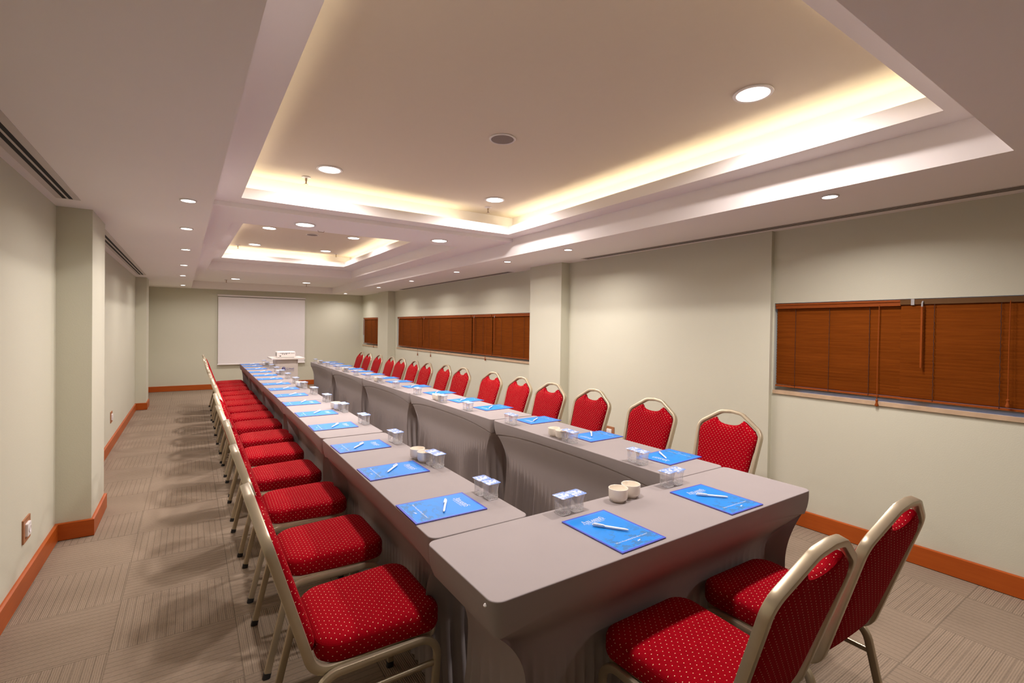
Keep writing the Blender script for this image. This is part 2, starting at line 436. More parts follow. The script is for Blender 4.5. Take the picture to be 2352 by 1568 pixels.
# ------------------------------------------------------------------ lights
WARM = (1.0, .895, .875); COVE = (1.0, .87, .63)
def spot(x, y, z, w, size=.075, spread=154):
    l = bpy.data.lights.new('downlight_lamp', 'AREA'); l.shape = 'DISK'; l.size = size; l.energy = w; l.color = WARM; l.spread = math.radians(spread)
    o = bpy.data.objects.new('downlight_lamp', l); COL.objects.link(o); o.location = (x, y, z); return o
def cove(q, z, w, fac=(1, 1, 1, 1)):
    for i in range(4):
        a = Vector((*grow(q, .095)[i], 0)); b = Vector((*grow(q, .095)[(i+1) % 4], 0)); c = (a+b)/2; L = (b-a).length-.12
        l = bpy.data.lights.new('cove_strip', 'AREA'); l.shape = 'RECTANGLE'; l.size = L; l.size_y = .03; l.energy = w*L*fac[i]; l.color = COVE
        o = bpy.data.objects.new('cove_strip', l); COL.objects.link(o)
        ang = math.atan2(b.y-a.y, b.x-a.x)
        slope = math.atan(KS)*math.cos(ang)
        o.location = (c.x, c.y, zc(c.x, z)); o.rotation_euler = (PI, slope, ang) ; o.rotation_mode = 'XYZ'
W_S, W_B, W_C = 6.6, 15.0, 1.0
cove(N_IN, LIPN-.045, W_C, (1, 1.15, 1, .55)); cove(F_2, LIPF-.045, W_C, (1, 1, 1, .7))
def downlight_proto(R, name):
    t = thing(name, 'x', 'ceiling light')
    b = MB(); b.lathe([(R*1.0, -.001), (R*1.22, -.001), (R*1.24, -.004), (R*1.20, -.008), (R*1.02, -.008), (R*1.0, -.001)], 28, close=False); b.obj('rim', 'rim_white', t, .6)
    d = MB(); d.lathe([(R*1.01, -.0015), (R*1.0, -.006), (R*.7, -.0075), (R*.3, -.008)], 28); d.obj('diffuser', 'downlight', t, .6)
    return t
DS = downlight_proto(.039, 'ceiling_downlight'); DB = downlight_proto(.078, 'large_ceiling_downlight')
first = {}
def downlight(proto, x, y, z, label, group, w, **k):
    z = zc(x, z)
    if proto.name not in first: first[proto.name] = 1; o = proto; o.location = (x, y, z); o['label'] = label; o['group'] = group
    else: o = dup(proto, label, (x, y, z), 0, group)
    if proto is DB: k = dict(size=.15, spread=163)
    spot(x, y, z-.0095, w, **k)
ord6 = ['nearest', 'second nearest', 'third nearest', 'fourth nearest', 'fifth nearest', 'sixth nearest', 'farthest']
SL = [(-.015, 3.72), (-.03, 4.82), (-.045, 6.18), (-.075, 7.84), (-.105, 9.55), (-.13, 11.95)]
for i, (x, y) in enumerate(SL):
    downlight(DS, x, y, Z0, 'small round recessed downlight, %s of the row on the left soffit' % (ord6[i] if i < 5 else 'farthest'), 'small downlights in the left soffit', W_S*.46)
SR = [(3.153, 1.335), (3.2, 3.77), (3.2, 4.9), (3.22, 6.28), (3.24, 8.05), (3.25, 9.86), (3.23, 12.35)]
for i, (x, y) in enumerate(SR):
    downlight(DS, x, y, Z0, 'small round recessed downlight, %s of the row on the right soffit' % ord6[i], 'small downlights in the right soffit', W_S*(1.35 if i == 0 else 1.05 if i == 1 else .28 if i == 2 else .8))
for i, (x, y, l) in enumerate([(2.39, 1.38, 'large round downlight nearest the camera, right side of the near raised ceiling'), (.89, 3.9, 'large round downlight in the far left corner of the near raised ceiling'), (2.40, 3.91, 'large round downlight in the far right corner of the near raised ceiling'), (.89, 1.38, 'large round downlight in the near left corner of the near raised ceiling')]):
    downlight(DB, x, y, ZTN, l, 'large downlights in the near raised ceiling', W_B)
for x, y, l in [(.895, 4.87, 'large round downlight on the cross beam, left one of two'), (2.288, 4.89, 'large round downlight on the cross beam, right one of two')]:
    downlight(DB, x, y, ZB, l, 'large downlights on the cross beam', W_B)
for x, y, l in [(.875, 7.2, 'round downlight in the far raised ceiling, near left one of four'), (2.01, 7.27, 'round downlight in the far raised ceiling, near right one of four'), (.86, 8.82, 'round downlight in the far raised ceiling, far left one of four'), (1.965, 8.84, 'round downlight in the far raised ceiling, far right one of four')]:
    downlight(DB, x, y, ZTF, l, 'large downlights in the far raised ceiling', W_B)
for x, y, l in [(.78, 11.57, 'round downlight before the back wall above the screen, left one of two'), (2.17, 11.6, 'round downlight before the back wall above the screen, right one of two')]:
    downlight(DB, x, y, ZB, l, 'large downlights near the back wall', W_B*.7)

spot(3.15, -.9, zc(3.15, Z0)-.01, W_S)  # unseen lamp added behind the camera as fill, without a fitting

# ------------------------------------------------------------------ ceiling fittings
def vent(label, x0, x1, y0, y1, slots, mat, group):
    t = thing('air_vent', label, 'air vent', ((x0+x1)/2, (y0+y1)/2, zc((x0+x1)/2, Z0)), 0, group); hx, hy = (x1-x0)/2, (y1-y0)/2
    f = MB(); f.box((-hx, -hy, -.003), (hx, hy, .002)); f.obj('frame', 'vent', t)
    for a, b in slots:
        s = MB(); s.box((a-(x0+x1)/2, -hy+.02, -.0042), (b-(x0+x1)/2, hy-.02, -.002)); s.obj('slot', mat, t)
VG = 'linear air vents in the soffits'
vent('long black double slot vent in the left ceiling, nearer the camera', -.71, -.592, .6, 4.14, [(-.645, -.626), (-.676, -.657)], 'dark', VG)
vent('long black double slot vent in the left ceiling beyond the near column', -.72, -.60, 5.1, 9.86, [(-.655, -.636), (-.690, -.671)], 'dark', VG)
vent('long thin slotted vent in the right ceiling above the near window', 3.745, 3.845, -.6, 4.18, [(3.757, 3.772), (3.786, 3.801), (3.815, 3.83)], 'vent_dark', VG)
vent('long thin slotted vent in the right ceiling above the long far window', 3.80, 3.90, 5.8, 10.16, [(3.812, 3.827), (3.841, 3.856), (3.87, 3.885)], 'vent_dark', VG)
def speaker(label, x, y, z, R):
    t = thing('ceiling_speaker', label, 'speaker', (x, y, zc(x, z)), 0, 'ceiling speakers')
    b = MB(); b.lathe([(R*.86, -.001), (R, -.001), (R*1.02, -.004), (R*.97, -.009), (R*.86, -.007)], 30, close=False); b.obj('rim', 'rim_white', t, .6)
    d = MB(); d.lathe([(R*.87, -.004), (R*.85, -.0065), (R*.4, -.008)], 30); d.obj('grille', 'speaker_grey', t, .6)
speaker('round brown ceiling speaker in the middle of the near raised ceiling', 1.66, 2.62, ZTN, .085)
speaker('round ceiling speaker in the far raised ceiling', 1.45, 7.36, ZTF, .085)
def sprinkler_proto():
    t = thing('fire_sprinkler', 'x', 'sprinkler')
    b = MB(); b.lathe([(.012, -.001), (.036, -.001), (.035, -.006), (.014, -.012)], 20); b.obj('escutcheon', 'rim_white', t, .6)
    s = MB(); s.lathe([(.009, -.004), (.009, -.03), (.006, -.034), (.006, -.05), (.010, -.055)], 12); s.obj('body', 'chrome', t, .6)
    d = MB(); d.lathe([(.004, -.05), (.017, -.058), (.018, -.060), (.004, -.061)], 16); d.obj('deflector', 'chrome', t, .6)
    return t
SP = sprinkler_proto()
for i, (x, y, z, l) in enumerate([(.78, 4.22, ZTN, 'sprinkler head at the far left of the near raised ceiling'), (2.5, 4.2, ZTN, 'sprinkler head at the far right of the near raised ceiling'),
        (.64, 9.05, ZTF, 'sprinkler head at the far left of the far raised ceiling'), (2.2, 9.08, ZTF, 'sprinkler head at the far right of the far raised ceiling'),
        (.635, 11.93, ZB, 'sprinkler head before the back wall, left one of two'), (2.24, 11.97, ZB, 'sprinkler head before the back wall, right one of two')]):
    if i == 0: SP.location = (x, y, zc(x, z)); SP['label'] = l; SP['group'] = 'sprinkler heads'
    else: dup(SP, l, (x, y, zc(x, z)), 0, 'sprinkler heads')
h = MB(); h.tube(fillet([(-.03, 0, 0), (-.027, 0, -.014), (.027, 0, -.014), (.03, 0, 0)], .006, 3), csec(.0025, 6))
tag(h.obj('ceiling_hook', 'chrome', None, .8, (1.087, 5.1, zc(1.087, ZB))), 'small metal hook under the edge of the cross beam', 'hook')

# ------------------------------------------------------------------ windows, sills, blinds
def window(n, x, a, b, z0, z1, panes):
    t = bpy.data.objects.new('window_%d' % n, None); COL.objects.link(t); t.location = (x, (a+b)/2, z0); struct(t)
    L = (b-a)/2; Hh = z1-z0; f = MB(); w = .045
    f.box((.28, -L, 0), (.33, L, w)); f.box((.28, -L, Hh-w), (.33, L, Hh))
    for k in range(panes+1):
        y = -L+(2*L-w)*k/panes; f.box((.28, y, w), (.33, y+w, Hh-w))
    struct(f.obj('window_frame', 'frame_brown', t))
    g = MB(); g.box((.302, -L, 0), (.308, L, Hh)); struct(g.obj('glass', 'glass', t))
    s = MB(); s.box((-.014, -L+.002, -.026), (.28, L-.002, .002)); struct(s.obj('window_sill', 'marble', t))
window(1, 3.95, -.55, 2.062, 1.03, 1.732, 3); window(2, 3.95, 5.30, 10.64, 1.03, 1.722, 5); window(3, 3.84, 11.6, 12.90, 1.01, 1.722, 2)

def blind(label, x, y0, y1, ztop, zbot, cords, valance=True, wand=None, wlen=.42, pull=None, plen=.6, dz=0.0, group='wooden venetian blinds'):
    """hangs at plane x, from y0 to y1 (y0 < y1); slats nearly closed"""
    c = (y0+y1)/2; t = thing('window_blind', label, 'blind', (x, c, zbot), 0, group); h = (y1-y0)/2; Hh = ztop-zbot
    if valance:
        v = MB(); v.rings([[(px, s*(h-.001), pz) for px, pz in ((-.008, Hh), (-.012, Hh-.006), (-.012, Hh-.014), (-.006, Hh-.018), (-.006, Hh-.036), (-.012, Hh-.040), (.03, Hh-.040), (.03, Hh))] for s in (-1, 1)])
        v.obj('valance', 'valance', t)
    else:
        v = MB(); v.box((.0, -h+.002, Hh-.038), (.035, h-.002, Hh-.004)); v.obj('headrail', 'brown_metal', t)
        for yy in (h-.07, -h+.06):
            q = MB(); q.box((-.003, yy-.009, Hh-.042), (.036, yy+.009, Hh-.002)); q.obj('bracket', 'grey_plastic', t)
    s = MB(); n = int((Hh-.058)/.0215)+1; tilt = math.radians(71); wd = .0129
    for k in range(n):
        z = .03+k*.0215; jit = math.radians(random.uniform(-2.5, 2.5)); ca, sa = math.cos(tilt+jit), math.sin(tilt+jit)
        dzz = random.uniform(-.0006, .0006)
        p = []
        for yy in (-h+.004, h-.004):
            for a, b in ((-wd, -.001), (wd, -.001), (wd, .001), (-wd, .001)):
                p.append((.016-a*ca+b*sa, yy, z+dzz+a*sa+b*ca))
        s.add(p, [(0, 1, 5, 4), (1, 2, 6, 5), (2, 3, 7, 6), (3, 0, 4, 7), (3, 2, 1, 0), (4, 5, 6, 7)])
    s.obj('slats', 'slat', t)
    r = MB(); r.box((.004, -h+.002, 0), (.028, h-.002, .013)); r.obj('bottom_rail', 'valance', t)
    for yy in cords:
        q = MB(); zz = Hh-.04; k = 0; pts = []
        while zz > -.004:
            pts.append((.0015+(.0012 if k % 2 else -.0012), yy-c+(.0015 if k % 2 else -.0015), zz)); zz -= .0215; k += 1
        q.tube(pts, csec(.0018, 5)); q.obj('ladder_cord', 'cord', t)
    if wand is not None:
        q = MB(); q.tube([(-.014, wand-c, Hh-.055), (-.014, wand-c, Hh-.05-wlen)], csec(.0065, 6)); o = q.obj('tilt_wand', 'valance', t, .8)
        q = MB(); q.tube([(-.002, wand-c, Hh-.02), (-.013, wand-c, Hh-.032), (-.014, wand-c, Hh-.06)], csec(.005, 6)); q.obj('wand_hook', 'grey_plastic', o)
    if pull is not None:
        q = MB(); q.tube([(-.013, pull-c, Hh-.03), (-.015, pull-c+.002, Hh-plen*.5), (-.02, pull-c, Hh-plen)], csec(.0025, 6)); o = q.obj('pull_cord', 'valance', t)
        q = MB(); q.lathe([(.004, .0), (.009, -.006), (.006, -.016), (.007, -.026), (.012, -.04), (.009, -.048), (.003, -.05)], 12); q.obj('tassel', 'valance', o, .8, (-.02, pull-c, Hh-plen))
blind('wooden venetian blind with a valance on the near window, left of its neighbour', 3.955, 1.2255, 2.052, 1.727, 1.062, [1.90, 1.66, 1.405], True, None, 0, 1.345, .68)
blind('wooden venetian blind with a bare headrail on the near window, at the right picture edge', 3.943, .36, 1.231, 1.732, 1.062, [1.05, .745, .45], False, 1.108, .40, .705, .60)
blind('wooden venetian blind on the near window beside the bare headrail, outside the view', 3.955, -.52, .352, 1.727, 1.062, [.2, -.1, -.4], True)
blind('leftmost wooden blind of the long window between the two right columns', 3.955, 9.25, 10.60, 1.717, 1.062, [10.3, 9.85, 9.45], True, 10.5, .45, 9.40, .76)
blind('second wooden blind from the left on the long window between the columns', 3.955, 7.15, 9.235, 1.717, 1.062, [8.9, 8.4, 7.9, 7.4], True, 9.1, .42, 8.75, .75)
blind('third wooden blind from the left on the long window, narrow between two gaps', 3.955, 6.485, 7.13, 1.717, 1.062, [7.0, 6.75], True, 7.03, .42, 6.64, .69)
blind('rightmost wooden blind of the long window, running behind the near right column', 3.955, 5.34, 6.47, 1.717, 1.062, [6.2, 5.9, 5.6], True, 6.38, .42)
blind('small wooden blind on the farthest right window by the back wall', 3.845, 11.62, 12.84, 1.717, 1.055, [12.6, 12.2, 11.85], True, 12.8, .4, 11.95, .70)

# ------------------------------------------------------------------ wall sockets
def socket(label, x, y, z, side):
    t = thing('wall_socket', label, 'socket', (x, y, z), 0 if side > 0 else PI, 'wall sockets on wooden plates')
    b = MB(); b.box((0, -.068, -.065), (.008, .068, .065)); b.obj('backplate', 'plate_wood', t)
    f = MB(); f.rings([[(px, yy, zz) for yy, zz in rrect(hh, hh, .006, 2)] for px, hh in ((.008, .037), (.018, .036), (.019, .034))]); f.obj('faceplate', 'white_plastic', t)
    c = MB(); c.rings([[(.0195+px, .020*r*math.cos(q*PI/8), .020*r*math.sin(q*PI/8)) for q in range(16)] for px, r in ((0, 1), (.002, 1), (.002, .85), (.0005, .8))]); c.obj('outlet_well', 'rim_white', t, .6)
socket('white socket on a wooden plate, left wall before the near column', -.76, 3.725, .34, 1)
socket('white socket on a wooden plate, left wall between the two columns', -.78, 7.40, .375, 1)
socket('white socket on a wooden plate behind the second nearest right row chair', 3.91, 3.84, .355, -1)
socket('white socket on a wooden plate under the long window', 3.95, 7.75, .385, -1)
socket('white socket on a wooden plate low on the wall beside the far right window', 3.84, 12.1, .40, -1)

# ------------------------------------------------------------------ projection screen, lectern, projector
t = thing('projection_screen', 'large white pull-down projection screen on the back wall', 'screen', (1.46, YB-.004, .55))
s = MB(); s.box((-.93, -.045, .03), (.93, -.042, 1.58)); s.obj('screen_fabric', 'screen', t)
s = MB(); s.box((-.945, -.055, 1.595), (.945, 0, 1.632)); s.obj('roller_case', 'rim_white', t)
s = MB(); s.tube([(-.94, -.045, .018), (.94, -.045, .018)], csec(.018, 10)); s.obj('bottom_bar', 'rim_white', t, .8)
LX, LY = 1.44, 9.22
t = thing('lectern', 'white pedestal lectern with a blue logo standing between the table rows', 'lectern', (LX, LY, 0))
s = MB(); s.box((-.27, -.02, .895), (.27, .52, .92)); s.obj('top_board', 'pedestal', t)
s = MB(); s.box((-.175, .06, .79), (.148, .075, .895)); s.obj('upper_panel', 'pedestal', t)
s = MB(); s.box((-.195, .05, .02), (.165, .40, .79)); s.obj('lower_body', 'pedestal', t)
for sx in (-.195, .15):
    s = MB(); s.box((sx, .06, .79), (sx+.018, .40, .895)); s.obj('side_panel', 'pedestal', t)
s = MB(); s.box((-.22, .02, 0), (.20, .44, .02)); s.obj('plinth', 'pedestal', t)
lg = MB(); n = 28
o_ = [(.032*math.cos(2*PI*i/n), 0, .036*math.sin(2*PI*i/n)) for i in range(n)]
i_ = [(.006+.019*math.cos(2*PI*i/n), 0, .006+.022*math.sin(2*PI*i/n)) for i in range(n)]
lg.rings([o_, i_], False, False); e = lg.obj('logo_ring', 'logo_blue', t, 0, (-.065, .0485, .725))
sw = MB(); sw.rings([[(.006+.012*math.cos(2*PI*i/n), 0, .006+.015*math.sin(2*PI*i/n)) for i in range(n)], [(.006+.004*math.cos(2*PI*i/n), 0, .004+.005*math.sin(2*PI*i/n)) for i in range(n)]], False, False); sw.obj('logo_swirl', 'logo_blue', e)
text_mesh('Limak', .052, 'logo_name', 'logo_blue', t, (-.022, .0485, .712), 'LEFT', .25, 2, (PI/2, 0, 0), 1.0)
u = MB(); u.quad((-.105, 0, 0), (.105, 0, 0), (.105, 0, .004), (-.105, 0, .004)); u.obj('logo_line', 'logo_blue', t, 0, (0, .0485, .696))
text_mesh('Hotels & Resorts', .022, 'logo_subtitle', 'logo_grey', t, (-.03, .0485, .674), 'LEFT', 0, 1, (PI/2, 0, 0), .85)
t = thing('projector', 'white projector on the lectern with its ports facing the camera', 'projector', (LX-.02, LY+.2, .928))
s = MB(); s.rings([[(x, y, z) for x, y in rrect(hx, hy, .012, 3)] for z, hx, hy in ((.0, .146, .108), (.006, .150, .112), (.092, .150, .112), (.100, .144, .106))]); s.obj('body', 'white_plastic', t, .6)
for k in range(9):
    s = MB(); s.box((-.098+k*.0185, -.1135, .068), (-.098+k*.0185+(.013 if k % 3 else .009), -.111, .078)); s.obj('port', 'dark', t)
for k in range(3):
    s = MB(); s.box((-.070+k*.032, -.1135, .050), (-.056+k*.032, -.111, .060)); s.obj('port', 'dark', t)
s = MB(); s.box((-.110, -.1135, .016), (-.085, -.111, .030)); s.obj('power_inlet', 'dark', t)
for k in range(3):
    s = MB(); s.box((.080+k*.020, -.1135, .062), (.093+k*.020, -.111, .080)); s.obj('vent_slot', 'grey_plastic', t)
for k in range(3):
    s = MB(); s.box((-.1515, -.09+k*.06, .02), (-.149, -.05+k*.06, .08)); s.obj('side_grille', 'grey_plastic', t)
for x, y in ((-.12, -.08), (.12, -.08), (0, .08)):
    s = MB(); s.lathe([(.008, -.008), (.010, 0), (.010, .003)], 10, x, y); s.obj('foot', 'rubber', t)
s = MB(); s.rings([[(.06+r*math.cos(2*PI*i/20), y, .05+r*math.sin(2*PI*i/20)) for i in range(20)] for r, y in ((.034, .105), (.034, .125), (.026, .125), (.022, .115))]); s.obj('lens', 'dark', t, .6)

# ------------------------------------------------------------------ covered tables
def smooth(e0, e1, x):
    t = min(1, max(0, (x-e0)/(e1-e0))); return t*t*(3-2*t)
def table(label, loc, rot, L, W, dent=.085, seed=0, group='grey covered tables', reveal=.10):
    """long axis = local x; chairs sit on the local -y side, where the cloth is drawn in by dent"""
    rnd = random.Random(seed)
    t = thing('covered_table', label, 'table', loc, rot, group); hx, hy = L/2, W/2; r = .035
    # outline with many points on the long sides
    pts = []                                    # (x, y, nx, ny, s on long side or None)
    NL, NS, NC = 290, 30, 6
    def corner(cx, cy, t0):
        for k in range(1, NC):
            q = math.radians(t0+90*k/NC); pts.append((cx+r*math.cos(q), cy+r*math.sin(q), math.cos(q), math.sin(q)))
    for k in range(NL+1): pts.append((-hx+r+(L-2*r)*k/NL, -hy, 0, -1))
    corner(hx-r, -hy+r, -90)
    for k in range(NS+1): pts.append((hx, -hy+r+(W-2*r)*k/NS, 1, 0))
    corner(hx-r, hy-r, 0)
    for k in range(NL+1): pts.append((hx-r-(L-2*r)*k/NL, hy, 0, 1))
    corner(-hx+r, hy-r, 90)
    for k in range(NS+1): pts.append((-hx, hy-r-(W-2*r)*k/NS, -1, 0))
    corner(-hx+r, -hy+r, 180)
    rg = lambda z, d: [(x-nx*d, y-ny*d, z) for x, y, nx, ny in pts]
    c = MB(); c.rings([rg(TZ-.026, 0), rg(TZ-.006, 0), rg(TZ-.0026, 0), rg(TZ-.0008, .0008), rg(TZ, .0026), rg(TZ, .006), rg(TZ, .02)], False, True); c.obj('top_cover', 'cloth', t, .9)
    def tpar(x, y, nx, ny):                     # 0 mid side .. 1 corner
        return min(1, abs(x)/(hx-.01)) if abs(ny) > abs(nx) else .97
    def zlow(p): return .690-.055*tpar(*p)**3
    def vpos(p, f):
        x, y, nx, ny = p; z = (TZ-.026)+(zlow(p)-(TZ-.026))*f; tp = tpar(*p)
        ins = f*f*(.004+.010*tp**6)
        return (x-nx*ins-math.copysign(.010*f*f*tp**8, x), y-ny*ins, z)
    v = MB(); v.rings([[vpos(p, k/5) for p in pts] for k in range(6)], False, False); v.obj('valance', 'cloth', t, .9)
    ph = [rnd.uniform(0, 6.28) for _ in range(6)]
    def skirt(p, f):
        x0_, y0_, zt = vpos(p, 1); x, y, nx, ny = p; tp = tpar(*p); z = zt+(.012-zt)*f
        if f == 0: l = .004+.014*tp**8; return (x0_-nx*l, y0_-ny*l, zt+.006)
        s = 1-(1-min(1, f/.36))**2.2               # swoop from the top corner to the leg
        inx = .125*s-.035*smooth(.5, 1, f)
        x2 = x0_-x*inx/hx; y2 = y0_-y*(.020*s)/hy
        y2 -= ny*(.003+.012*s*(1-tp**2))
        if abs(nx) > .5: x2 -= nx*.003
        if abs(ny) > .5:
            u_ = x/hx
            z0 = .56-.17*(1-abs(u_)**1.5)+.03*math.sin(x*3+ph[0])
            a = (.022 if ny > 0 else .014)*smooth(z0, z0-.22, z)
            wv = 1-2*abs(math.sin(PI*x/.052+.5*math.sin(x*4+ph[1])+ph[2]))**.8
            wv *= .8+.35*math.sin(x*9+ph[3])
            d = dent if ny < 0 else .022
            y2 -= ny*d*(1-smooth(.48, .67, z)); y2 += ny*a*wv
        elif abs(nx) > .5:
            a = .012*smooth(.5, .2, z); x2 += nx*a*math.sin(2*PI*y/.07+ph[4])
        return (x2, y2, z)
    k = MB(); lv = [0, .015, .03, .05, .08, .11, .14, .18, .22, .26, .30, .34, .38, .43, .48, .54, .6, .67, .75, .83, .91, 1]
    k.rings([[skirt(p, f) for p in pts] for f in lv], False, False); k.obj('skirt', 'cloth', t, 1.2)
    return t
TL, TW, PITCH, YT0 = 1.772, .425, 1.79, 1.554
CL = [1.82, 2.47, 3.13, 3.76, 4.42, 5.03, 5.68, 6.24, 6.78, 7.33, 7.82, 8.38, 8.97, 9.52, 10.05]      # left chairs along y
CR = [1.90, 2.545, 3.22, 3.79, 4.41, 5.05, 5.77, 6.36, 6.86, 7.355, 7.93, 8.43, 9.15, 9.76, 10.36]     # right chairs along y
xlo = lambda y: .712+.0082*(y-1.56)            # outer edge of the left row
xri = lambda y: 2.050                           # inner edge of the right row
G1, G2 = 'grey covered tables of the left row', 'grey covered tables of the right row'
o5 = ['nearest', 'second nearest', 'middle', 'second farthest', 'farthest']
for k in range(5):
    yc = YT0+PITCH*k+TL/2; x = xlo(yc)+TW/2
    table('grey cloth covered table, %s of five in the left row' % o5[k], (x, yc, 0), -PI/2-.0082, TL, TW, .098, k+1, G1)
    table('grey cloth covered table, %s of five in the right row' % o5[k], (xri(yc)+TW/2, yc, 0), PI/2, TL, TW, .05, k+11, G2)
CN = [1.40, 1.975]
tn = table('nearest grey cloth covered table, set crosswise between the two rows', (1.578, 1.322, 0), 0, 1.782, .452, .100, 31, 'crosswise covered table')
cl = MB(); cl.lathe([(.004, -.004), (.006, 0), (.003, .005)], 8); cl.obj('clip', 'white_plastic', tn, .8, (-.893, -.185, TZ-.02))

# ------------------------------------------------------------------ banquet chairs
def chair_proto():
    t = thing('banquet_chair', 'x', 'chair')
    def back(s_, h_, n_=0.0):                   # point on the raked back plane: lateral s, height z, offset n forward
        k = (h_-.375)/(.945-.375); return (-.225-.185*k+n_*.95, s_, h_+n_*.3)
    # seat cushion
    s = MB(); R = []
    def outline(g):
        pts = []
        for x, y in rrect(.218-g, .213-g, max(.02, .075-g*.6), 6):
            y *= 1.0+.05*(x/.2); pts.append((x, y))
        return pts
    for z, g in ((.388, .014), (.392, .003), (.402, 0), (.444, 0), (.457, .004), (.465, .013), (.469, .026), (.472, .06), (.473, .11), (.473, .16)):
        R.append([(x, y, z-(.006*max(0, -x/.2) if z > .45 else 0)+(.004*math.cos(y*7) if z > .466 else 0)) for x, y in outline(g)])
    s.rings(R)
    so = s.obj('seat', 'red', t, .9); uvbox(so.data, 'seat')
    # back pad
    half = [(0, .857), (.035, .859), (.065, .866), (.088, .879), (.101, .897), (.118, .889), (.15, .868), (.188, .842), (.207, .812), (.208, .775), (.196, .70), (.186, .60), (.176, .50), (.165, .44), (.14, .412), (.07, .405), (0, .404)]
    half = [(y, z) for y, z in half]
    out = half+[(-y, z) for y, z in reversed(half[1:-1])]
    fine = []
    for i in range(len(out)):
        a, b = out[i], out[(i+1) % len(out)]
        fine += [a, ((a[0]+b[0])/2, (a[1]+b[1])/2)]
    cen = (0, .63)
    def rr(f, n): return [back(cen[0]+(y-cen[0])*f, cen[1]+(z-cen[1])*f, n) for y, z in fine]
    b = MB(); b.rings([rr(.3, .034), rr(.6, .034), rr(.84, .031), rr(.93, .026), rr(.985, .014), rr(1.0, 0), rr(.985, -.010), rr(.93, -.014), rr(.6, -.016), rr(.3, -.016)])
    bo = b.obj('backrest', 'red', t, .9); uvbox(bo.data, 'back')
    # continuous back and seat frame
    loop = [(.20, 0, .375), (.20, .196, .375), (-.232, .196, .375), back(.227, .838), back(.075, .938), back(0, .946), back(-.075, .938), back(-.227, .838), (-.232, -.196, .375), (.20, -.196, .375)]
    path = fillet(loop, [0, .05, .075, .075, .08, 0, .08, .075, .075, .05], 7, True)
    f = MB(); f.tube(path, rsec(.0155, .0115, .2), True, (0, 0, 1)); f.obj('frame', 'champagne', t, .6)
    # legs: each side is an inverted U, split in the middle
    for sy in (-1, 1):
        y = sy*.219
        rear = fillet([(-.005, y, .372), (-.215, y, .372), (-.300, y, .0)], .075, 7); front = fillet([(.005-.01, y, .372), (.195, y, .372), (.172, y, .0)], .07, 7)
        for nm, p in (('leg', rear), ('leg', front)):
            p = [Vector(q) for q in p]; e = p[-1]+(p[-2]-p[-1]).normalized()*.018
            l = MB(); l.tube(p[:-1]+[e], rsec(.0135, .0105, .22), False, (0, 0, 1)); lo = l.obj(nm, 'champagne', t, .7)
            c = MB(); c.tube([p[-1], e+(p[-2]-p[-1]).normalized()*.006], rsec(.0155, .0125, .35), False, (1, 0, 0)); c.obj('rubber_foot', 'rubber', lo, .7)
        st = MB(); st.tube([(.186, y, .275), (-.232, y, .275)], rsec(.010, .008, .35), False, (0, 0, 1)); st.obj('stretcher', 'champagne', t, .7)
    return t
def uvbox(me, mode):
    uv = me.uv_layers.new(name='UVMap')
    for p in me.polygons:
        n = p.normal
        for li in p.loop_indices:
            v = me.vertices[me.loops[li].vertex_index].co
            if mode == 'seat':
                if n.z > .55: q = (v.y, v.x)
                elif abs(n.y) > abs(n.x): q = (v.x, v.z)
                else: q = (v.y, v.z)
            elif abs(n.z) > .62: q = (v.y, v.x)
            elif abs(n.y) > .75: q = (v.x, v.z*1.05)
            else: q = (v.y, v.z*1.05)
            uv.data[li].uv = q
CH = chair_proto(); used = [0]
def chair(x, y, rot, label, group):
    if not used[0]: used[0] = 1; CH.location = (x, y, 0); CH.rotation_euler[2] = rot; CH['label'] = label; CH['group'] = group
    else: dup(CH, label, (x, y, 0), rot, group)
rnd = random.Random(3)
for i, y in enumerate(CL):
    chair(.576+.004*(y-1.8)/1.0*.6+rnd.uniform(-.012, .012), y, rnd.uniform(-.03, .03), 'red dotted banquet chair, %s along the left table row' % ORD[i], 'red chairs along the left row')
XTOP = [3.119, 3.103, 3.081, 3.058, 3.103, 3.133, 3.098, 3.117, 3.052, 3.05, 3.056, 3.05, 3.061, 3.052, 3.077]
for i, y in enumerate(CR):
    chair(XTOP[i]-.41, y, PI+rnd.uniform(-.035, .035), 'red dotted banquet chair, %s along the right table row' % ORD[i], 'red chairs along the right row')
chair(1.40, .985, PI/2+.0, 'red dotted banquet chair at the crosswise table, nearer the camera', 'red chairs at the crosswise table')
chair(1.975, .990, PI/2-.02, 'red dotted banquet chair at the crosswise table, by the right wall', 'red chairs at the crosswise table')

